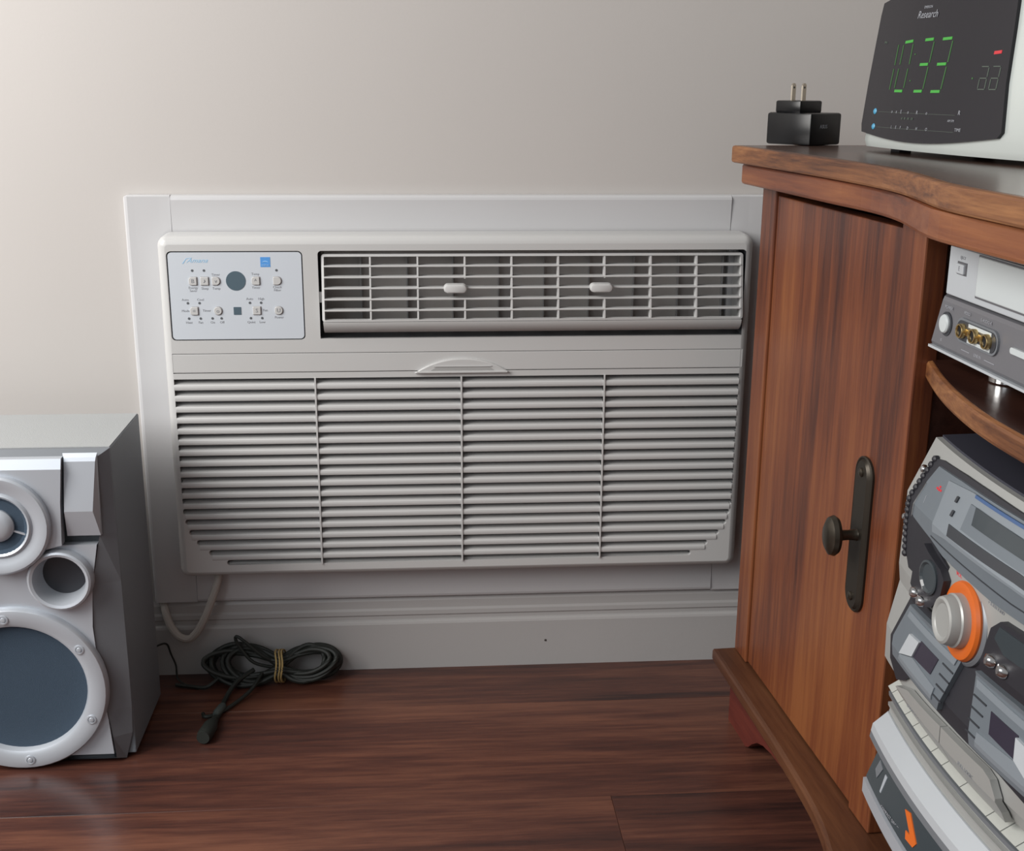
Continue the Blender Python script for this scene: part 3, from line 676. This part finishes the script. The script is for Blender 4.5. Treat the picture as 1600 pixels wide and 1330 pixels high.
for x in (SX0+.03, SX1-.03):
    for y in (.01, .25): obj('foot', lathe(BM(), [(0, -.0015), (.008, -.0015), (.008, .0030), (0, .0030)], (x, y, .0870), (0, 0, 1), 14), m_srub, st_, CAB)
def wrap(name, outline, o0, o1, m, parent=st_, step=.012, sm=False, mirror=False, fn=FS, label=None):
    """plate of outline (s, z) laid over the stereo front between offsets o0 (back) and o1 (front)"""
    bm = BM(); f_ = bm.faces.new([bm.verts.new((p[0], 0, p[1])) for p in outline])
    s0 = min(p[0] for p in outline); s1 = max(p[0] for p in outline); z0 = min(p[1] for p in outline); z1 = max(p[1] for p in outline)
    k = math.ceil(s0/step)
    while k*step < s1: bmesh.ops.bisect_plane(bm, geom=bm.verts[:]+bm.edges[:]+bm.faces[:], plane_co=(k*step, 0, 0), plane_no=(1, 0, 0)); k += 1
    for z in KZ:
        if z0 < z < z1: bmesh.ops.bisect_plane(bm, geom=bm.verts[:]+bm.edges[:]+bm.faces[:], plane_co=(0, 0, z), plane_no=(0, 0, 1))
    ex = bmesh.ops.extrude_face_region(bm, geom=bm.faces[:], use_keep_orig=True)
    nv = {v for v in ex['geom'] if isinstance(v, bmesh.types.BMVert)}
    for v in bm.verts: v.co.y = -fn(v.co.x, v.co.z)-(o1 if v in nv else o0)
    return obj(name, bm, m, parent, CAB, smooth=sm, label=label)
def spt(s, z, off=0): return Vector((s, -FS(s, z)-off, z))
# outward normal in the stereo's upper face
# top unit
wrap('rubber_surround', [(.3965, .4268), (.3925, .4120), (.3875, .3900), (.3885, .3740), (.3930, .3560), (.4020, .3470), (.4190, .3480), (.4300, .3500), (.4560, .3500), (.4715, .3640), (.4690, .3735), (.4520, .3790), (.6300, .3760), (.6600, .3900), (.6560, .4268), (.6300, .4305), (.5250, .4312), (.4833, .4316), (.4470, .4310), (.4080, .4290)], .0005, .0022, m_srub)
for k in range(17):
    t = k/16; z = .4262-(.4262-.3540)*t; s = interp(z, [.354, .374, .39, .412, .4268], [.3925, .3880, .3875, .3925, .3962])
    obj('rubber_nub', lathe(BM(), [(.0026, 0), (.0026, .003), (.0014, .0042), (0, .0044)], (s-.0006, -FS(s, z), z), (0, -1, 0), 10), m_srub, st_, CAB)
dp = wrap('display_panel', [(.4098, .4255), (.4040, .4130), (.4000, .3900), (.4040, .3870), (.4404, .3840), (.4620, .3800), (.5300, .3772), (.6200, .3790), (.6480, .3870), (.6480, .4245), (.6300, .4282), (.5229, .4290), (.4500, .4275)], .0022, .0040, m_sgrey)
wrap('disc_tray', [(.4345, .4235), (.4440, .3905), (.4640, .3930), (.5500, .3945), (.6250, .3930), (.6250, .4262), (.5300, .4275), (.4700, .4268)], .0040, .0052, m_sgrey2, dp)
wrap('tray_step', [(.4749, .4210), (.4780, .4050), (.5500, .4055), (.5900, .4055), (.5900, .4210), (.5306, .4214)], .0052, .0060, m_sgrey, dp)
wrap('display_window', [(.4830, .4215), (.4880, .4115), (.5381, .4120), (.5800, .4120), (.5800, .4210), (.5325, .4215)], .0060, .0068, m_ssmoke, dp)
wrap('tray_slot', [(.4625, .4030), (.4670, .3965), (.5500, .3985), (.6000, .3975), (.6000, .4030), (.5500, .4045)], .0052, .0058, m_dark, dp)
wrap('blue_trim', [(.4750, .4272), (.4755, .4254), (.5400, .4262), (.6200, .4250), (.6200, .4268), (.5400, .4281)], .0052, .0062, m_sblue, dp)
wrap('lit_line', [(.4050, .4120), (.4018, .3865), (.4028, .3865), (.4060, .4120)], .0040, .0048, m_chrome, dp)  # bright strip standing in for the lit line along the panel edge
wrap('groove', [(.4404, .3866), (.4410, .3858), (.5500, .3845), (.6400, .3880), (.6400, .3888), (.5500, .3853)], .0040, .0044, m_dark, dp)
for (s, z) in ((.4570, .4180), (.4600, .4095)): wrap('tray_button', [(s-.0012, z-.0018), (s+.0016, z-.0018), (s+.0016, z+.0018), (s-.0012, z+.0018)], .0052, .0064, m_dark, dp)
for (s, z) in ((.4235, .4145), (.4265, .4143), (.4295, .4146), (.4265, .4162)): wrap('red_mark', [(s-.0010, z-.0006), (s+.0010, z-.0006), (s+.0010, z+.0006), (s-.0010, z+.0006)], .0040, .0045, m_red, dp)
wrap('printed_line', [(.414, .4060), (.4155, .4010), (.4160, .4010), (.4145, .4060)], .0040, .0043, m_print, dp)
for (s, z) in ((.3838, .4150), (.3800, .3775), ):
    obj('silver_bead', lathe(BM(), [(.0034, -.001), (.0032, .0015), (.0020, .0030), (0, .0036)], spt(s, z), (0, -1, .2), 16), m_chrome, st_, CAB, smooth=True)
# control pods
def pod(cs, mirror=False):
    q = [(.4240, .3530), (.4230, .3440), (.4350, .3385), (.4500, .3380), (.4620, .3430), (.4730, .3560), (.4755, .3680), (.4690, .3730), (.4480, .3770), (.4385, .3800), (.4310, .3720)]
    if cs: q = [(p[0]+cs, p[1]) for p in q]
    p_ = wrap('button_pod', q, .0022, .0075, m_srub, sm=False)
    c_ = (.4550+cs, .3620)
    obj('pod_dial', lathe(BM(), [(.0120, 0), (.0120, .0020), (.0105, .0024), (.0090, .0010), (0, .0008)], spt(c_[0], c_[1], .0075), (0, -1, 0), 26), m_ssmoke, p_, CAB)
    for (a, b) in ((.4344, .3420), (.4470, .3412)):
        obj('pod_bead', lathe(BM(), [(.0042, -.001), (.0042, .0015), (.0030, .0036), (0, .0046)], spt(a+cs, b, .0075), (-.3, -1, .2), 18), m_chrome, p_, CAB, smooth=True)
pod(0)
# middle band and volume knob
wrap('knob_panel', [(.4680, .3700), (.4720, .3775), (.5800, .3775), (.5860, .3600), (.5400, .3350), (.4900, .3300), (.4720, .3420)], .0004, .0020, m_ssil)
q2 = [(.5340, .3480), (.5380, .3640), (.5470, .3720), (.5800, .3740), (.6200, .3720), (.6200, .3400), (.5900, .3330), (.5300, .3330)]
pd2 = wrap('button_pod', q2, .0020, .0070, m_srub)
for (a, b) in ((.5442, .3450), (.5572, .3445)):
    obj('pod_bead', lathe(BM(), [(.0046, -.001), (.0046, .0015), (.0034, .0040), (0, .0050)], spt(a, b, .0070), (-.3, -1, .2), 18), m_chrome, pd2, CAB, smooth=True)
wrap('pod_screen', [(.5480, .3690), (.5440, .3600), (.5560, .3540), (.5950, .3560), (.5950, .3700)], .0070, .0078, m_ssmoke, pd2)
kc = Vector((.4990, -.026, .3500)); kax = Vector((-.10, -1, .06)).normalized()
kn = obj('volume_knob', lathe(BM(), [(.0180, .003), (.0176, .0095), (.0166, .0105), (.0162, .0130), (.0152, .0163), (.0136, .0172), (.0120, .0168), (.0108, .0158), (0, .0155)], kc, kax, 44), m_ssil, st_, CAB, smooth=True)
obj('orange_ring', lathe(BM(), [(.0255, -.001), (.0262, .0025), (.0250, .0048), (.0215, .0055), (.0178, .0045)], kc, kax, 48), m_sor, kn, CAB, smooth=True)
obj('knob_base', lathe(BM(), [(.0290, -.004), (.0290, -.0005), (.0272, .0010), (.0255, .0010)], kc, kax, 48), m_silver2, kn, CAB, smooth=True)
text('printed_label', 'VOL', .0040, m_red, st_, CAB @ T(spt(.4850, .3762, .0021)) @ FACE)
text('printed_label', '+ SURROUND', .0030, m_label, st_, CAB @ T(spt(.5330, .3745, .0021)) @ FACE)
# cassette decks
wrap('deck_surround', [(.4105, .3330), (.3930, .2896), (.3950, .2720), (.4120, .2630), (.4270, .2700), (.4370, .2780), (.5000, .2790), (.5650, .2790), (.6300, .2700), (.6560, .2800), (.6500, .3330), (.5300, .3335), (.4700, .3345)], .0005, .0022, m_srub)
def deck(dx, flip):
    g = lambda s, z: ((s+dx) if not flip else (1.0295-s+.0000), z)
    a = [g(.4185, .3255), g(.4060, .2960), g(.4110, .2830), g(.4930, .2835), g(.5060, .3275), g(.4600, .3285)]
    d_ = wrap('cassette_door', a, .0022, .0060, m_sgrey)
    wrap('door_window', [g(.4514, .3130), g(.4469, .2990), g(.4757, .3005), g(.4800, .3135)], .0060, .0066, m_swin, d_)
    wrap('door_wedge', [g(.4345, .3105), g(.4274, .2925), g(.4472, .2995), g(.4514, .3120)], .0060, .0080, m_vsil, d_)
    wrap('door_ledge', [g(.4274, .2915), g(.4250, .2870), g(.4850, .2870), g(.4860, .2960), g(.4472, .2985)], .0060, .0070, m_sgrey2, d_)
    wrap('door_ridge', [g(.4230, .3225), g(.4215, .3180), g(.5000, .3195), g(.5015, .3240)], .0060, .0070, m_sgrey2, d_)
    for k in range(4):
        z = .3140-.0075*k; wrap('door_rib', [g(.4860, z-.0006), g(.5010-.001*k, z-.0006), g(.5010-.001*k, z+.0004), g(.4860, z+.0004)], .0060, .0066, m_dark, d_)
deck(0, False); deck(0, True)
# silver lip over the keys
wrap('deck_lip', [(.4060, .2500), (.4200, .2450), (.4990, .2450), (.4995, .2750), (.4755, .2735), (.4448, .2720), (.4230, .2640)], .0010, .0060, m_ssil, sm=False)
wrap('deck_lip', [(.5003, .2450), (.5650, .2450), (.5700, .2560), (.5690, .2650), (.5620, .2740), (.5540, .2765), (.5300, .2760), (.5003, .2752)], .0010, .0060, m_ssil)
text('printed_label', 'DOLBY B NR', .0032, m_label, st_, CAB @ T(spt(.455, .2610, .0062)) @ FACE); text('printed_label', 'FULL LOGIC', .0034, m_label, st_, CAB @ T(spt(.535, .2640, .0062)) @ FACE)
# operating keys: shallow tiles stepping round the bow
ks = [.3677, .3839, .3996, .4164, .4333, .4503, .4676, .4850, .5115, .5450, .5612, .5774, .5950, .6130, .6300, .6470, .6640]
ks[0] = .3725
for k in range(len(ks)-1):
    a, b = ks[k]+.0004, ks[k+1]-.0004
    n0 = lambda s: .0085+bow(s)+.0005
    lo = .2345; hi = .2425
    bm = BM(); loops = []
    for s in (a, (a+b)/2, b):
        loops.append([(s, -n0(s), lo), (s, -n0(s)-.0012, lo+.0016), (s, -n0(s)+.0115, hi+.0008), (s, -n0(s)+.0115, hi-.003)])
    loft(bm, loops); kk = obj('key', bm, m_skey, st_, CAB)
    if k in (7, 8, 9, 10, 11):
        pass
wrap('key_rail', [(.3760, .2300), (.3760, .2335), (.6700, .2335), (.6700, .2300)], .0002, .0030, m_silver2)
wrap('key_rail', [(.3770, .2225), (.3770, .2250), (.6700, .2250), (.6700, .2225)], .0002, .0040, m_ssil)
wrap('lower_band', [(.3750, .2000), (.3750, .2155), (.6745, .2155), (.6745, .2000)], .0002, .0014, m_vsil)
wrap('band_underside', [(.3750, .1840), (.3750, .1998), (.6745, .1998), (.6745, .1840)], .0002, .0012, m_silver2)
dk = wrap('smoked_fascia', [(.3750, .1600), (.3750, .1838), (.6745, .1838), (.6745, .1600)], .0002, .0012, m_ssmoke)
wrap('fascia_light', [(.4030, .1780), (.4060, .1660), (.4085, .1660), (.4075, .1780)], .0012, .0018, m_silver, dk)
wrap('fascia_lens', [(.3860, .1800), (.3850, .1720), (.3930, .1690), (.3960, .1780)], .0012, .0018, m_silver2, dk)
wrap('orange_emblem', [(.4480, .1780), (.4560, .1800), (.4780, .1700), (.4760, .1660), (.4640, .1650), (.4600, .1690), (.4680, .1700), (.4700, .1685)], .0012, .0020, m_sor, dk)
text('printed_label', 'COMPACT DISC STEREO', .0036, m_print, dk, CAB @ T(spt(.440, .1630, .0016)) @ FACE)
wrap('bottom_rim', [(.3750, .1440), (.3750, .1590), (.6745, .1590), (.6745, .1440)], .0002, .0030, m_silver)
wrap('lower_case', [(.3760, .1130), (.3760, .1436), (.6740, .1436), (.6740, .1130)], .0002, .0010, m_srub)

# ------------------------------------------------------------------ clock radio on the cabinet
CM = CAB @ T((.0760, .0605, .6236)) @ Matrix.Rotation(.115, 4, 'Z')
ck = thing('clock_radio', 'silver clock radio with a dark screen and green digits on the cabinet top', 'clock', CM)
LN = .12
CWd, CH = .252, .142
def yl(z, x=0): return LN*(z) - .010*math.sin(PI*min(1, max(0, x/CWd)))
# shell: side profile swept across with bulged front
bm = BM(); loops = []
for i in range(25):
    x = CWd*i/24; e = min(1, min(x, CWd-x)/.010); e = math.sqrt(max(0, 1-(1-e)**2))
    def Y(z): return yl(z, x)+.006*(1-e)
    top = CH-.0075+.0095*math.sin(PI*i/24)-.003*(1-e)
    loops.append([(x, Y(.004)+.003, .0045), (x, Y(.012), .010), (x, Y(.06), .060), (x, Y(top-.012), top-.012), (x, Y(top)+.004, top-.003), (x, Y(top)+.012, top), (x, .120-.004*(1-e), top-.012), (x, .130-.006*(1-e), .08), (x, .132-.006*(1-e), .010), (x, .128, .0045)])
loft(bm, loops)
obj('housing', bm, m_clk, ck, CM, smooth=True)
for x in (.02, CWd-.03):
    for y in (.022, .11): obj('foot', bx(x, x+.014, y, y+.012, 0, .0048), m_srub, ck, CM)
# lens
def lens_pts():
    pts = []
    for k in range(13): t = k/12; x = .0065+(.2090-.0065)*t; pts.append((x, .0172-.0068*math.sin(PI*t)+.0025*t))
    pts += [(.2125, .024), (.2065, .060), (.2030, .100), (.2010, .119)]
    for k in range(13): t = k/12; x = .1990-(.1990-.0045)*t; pts.append((x, .1290+.0120*math.sin(PI*t)-.0005*t))
    pts += [(.0028, .118), (.0020, .060), (.0035, .024)]
    return pts
def cwrap(name, outline, o0, o1, m, parent, step=.015, sm=False):
    bm = BM(); bm.faces.new([bm.verts.new((p[0], 0, p[1])) for p in outline])
    s0 = min(p[0] for p in outline); s1 = max(p[0] for p in outline); k = math.ceil(s0/step)
    while k*step < s1: bmesh.ops.bisect_plane(bm, geom=bm.verts[:]+bm.edges[:]+bm.faces[:], plane_co=(k*step, 0, 0), plane_no=(1, 0, 0)); k += 1
    ex = bmesh.ops.extrude_face_region(bm, geom=bm.faces[:], use_keep_orig=True)
    nv = {v for v in ex['geom'] if isinstance(v, bmesh.types.BMVert)}
    for v in bm.verts: v.co.y = yl(v.co.z, v.co.x)-(o1 if v in nv else o0)
    return obj(name, bm, m, parent, CM, smooth=sm)
ln = cwrap('screen', lens_pts(), -.002, .0030, m_scr, ck)
cl = lambda s, z: ((s-.0760)/.9934, z-.6236)        # cabinet-front reading to clock-local
def seg(a, b, w, m, horiz):
    a = cl(*a); b = cl(*b)
    if horiz: q = [(a[0], a[1]-w), (b[0], b[1]-w), (b[0], b[1]+w), (a[0], a[1]+w)]
    else: q = [(a[0]-w, a[1]), (b[0]-w, b[1]), (b[0]+w, b[1]), (a[0]+w, a[1])]
    cwrap('digit_segment', q, .0028, .0034, m, ln)
H = .0011; Vw = .00045
seg((.1255, .7155), (.1253, .6985), Vw, m_greend, 0); seg((.1250, .6955), (.1240, .6780), Vw, m_greend, 0)
seg((.1372, .7172), (.1500, .7180), H, m_green, 1); seg((.1340, .6770), (.1475, .6770), H, m_green, 1)
seg((.1350, .7150), (.1345, .6990), Vw, m_greend, 0); seg((.1340, .6955), (.1328, .6795), Vw, m_greend, 0)
seg((.1512, .7155), (.1510, .6990), Vw, m_greend, 0); seg((.1502, .6955), (.1492, .6795), Vw, m_greend, 0)
for d_, mm in ((0, m_green), (.0258, m_green)):
    seg((.1700+d_, .7182), (.1822+d_, .7186), H, mm, 1); seg((.1688+d_, .6985), (.1808+d_, .6987), H, mm, 1); seg((.1672+d_, .6770), (.1795+d_, .6772), H, mm, 1)
    seg((.1838+d_, .7165), (.1828+d_, .7000), Vw, m_greend, 0); seg((.1822+d_, .6965), (.1808+d_, .6790), Vw, m_greend, 0)
for z in (.7070, .6855):
    seg((.1572, z), (.1585, z), .0005, m_greend, 1)
seg((.2622, .7062), (.2700, .7068), .0012, m_red, 1)
for dx in (.0, .0125):
    b = .2520+dx
    for z in (.6962, .6875, .6792): seg((b, z), (b+.0075, z), .0003, m_dim, 1)
    seg((b+.0080, .6955), (b+.0078, .6885), .0003, m_dim, 0); seg((b+.0078, .6868), (b+.0076, .6798), .0003, m_dim, 0); seg((b, .6868), (b-.0002, .6798), .0003, m_dim, 0)
seg((.2428, .6874), (.2440, .6874), .0006, m_greend, 1)
def ctext(s, x, z, size, m, **k):
    a = cl(x, z); y = yl(a[1], a[0]); return text('printed_label', s, size, m, ln, CM @ T((a[0], y-.0033, a[1])) @ Matrix.Rotation(math.atan((yl(a[1], a[0]+.001)-yl(a[1], a[0]-.001))/.002), 4, 'Z') @ Matrix.Rotation(PI/2-LN*1.0, 4, 'X'), **k)
for z in (.6592, .6461):
    a = cl(.1040+(.0022 if z < .65 else 0), z)
    obj('blue_button', lathe(BM(), [(.0026, -.0030), (.0026, .0006), (.0016, .0014), (0, .0016)], (a[0], yl(a[1], a[0])-.0028, a[1]), (0, -1, .12), 18), m_cyan, ln, CM, smooth=True)
    cwrap('printed_line', [(a[0]+.006, a[1]-.0002), (a[0]+.128, a[1]-.0002), (a[0]+.128, a[1]), (a[0]+.006, a[1])], .0028, .0031, m_dim, ln)
for k, x in enumerate((.1371, .1450, .1530, .1650, .1790, .1935)): ctext('oxEoRo'[k], x, .6598, .0042, m_print); ctext('LEFDHO'[k], x+.004, .6468, .0036, m_print)
ctext('R', .2365, .6609, .005, m_print); ctext('TIME', .2385, .6478, .0036, m_print); ctext('AM FM', .2280, .6545, .0028, m_print)
ctext('60   80   100   120', .165, .6545, .0026, m_dim)
ctext('EMERSON', .1650, .7445, .0030, m_print); ctext('Research', .1660, .7385, .0086, m_print, shear=.2)
ctext('MHz', .1000, .7180, .003, m_dim)

# ------------------------------------------------------------------ wall adapter
AM = CAB @ T((-.0200, .0260, .6238)) @ Matrix.Rotation(.52, 4, 'Z')
ad = thing('power_adapter', 'black plug-in power adapter lying with its prongs up beside the clock radio', 'adapter', AM)
obj('adapter_body', bx(-.0255, .0300, 0, .048, 0, .0310, bev=.0025), m_black, ad, AM, smooth=True)
obj('plug_head', bx(-.0205, .0110, .006, .040, .0305, .0425, bev=.0018), m_black, ad, AM, smooth=True)
for x in (-.0110, .0020):
    bm = BM(); q = [(.018, .042), (.0235, .042), (.0235, .0570), (.022, .0590), (.0195, .0590), (.018, .0570)]; prism(bm, q, x-.0008, x+.0008, 'x')
    b_ = obj('prong', bm, m_steel, ad, AM)
    obj('prong_hole', lathe(BM(), [(.0011, -.00095), (.0011, .00095), (0, .00095)], (x, .0208, .0550), (1, 0, 0), 10), m_dark, ad, AM)
text('printed_label', 'ASUS', .0050, m_print, ad, AM @ T((.0301, .020, .018)) @ Matrix.Rotation(PI/2, 4, 'Z') @ FACE)

# small dirt speck on the skirting is flat print
o = lathe(BM(), [(0, 0), (.0016, 0), (.0010, .0006), (0, .0008)], (.1310, -.0150, .0320), (0, -1, 0), 8)
obj('scuff', o, m_dirt, bpy.data.objects['baseboard_back'])
for o in bpy.data.objects:
    if '_m' in o: del o['_m']
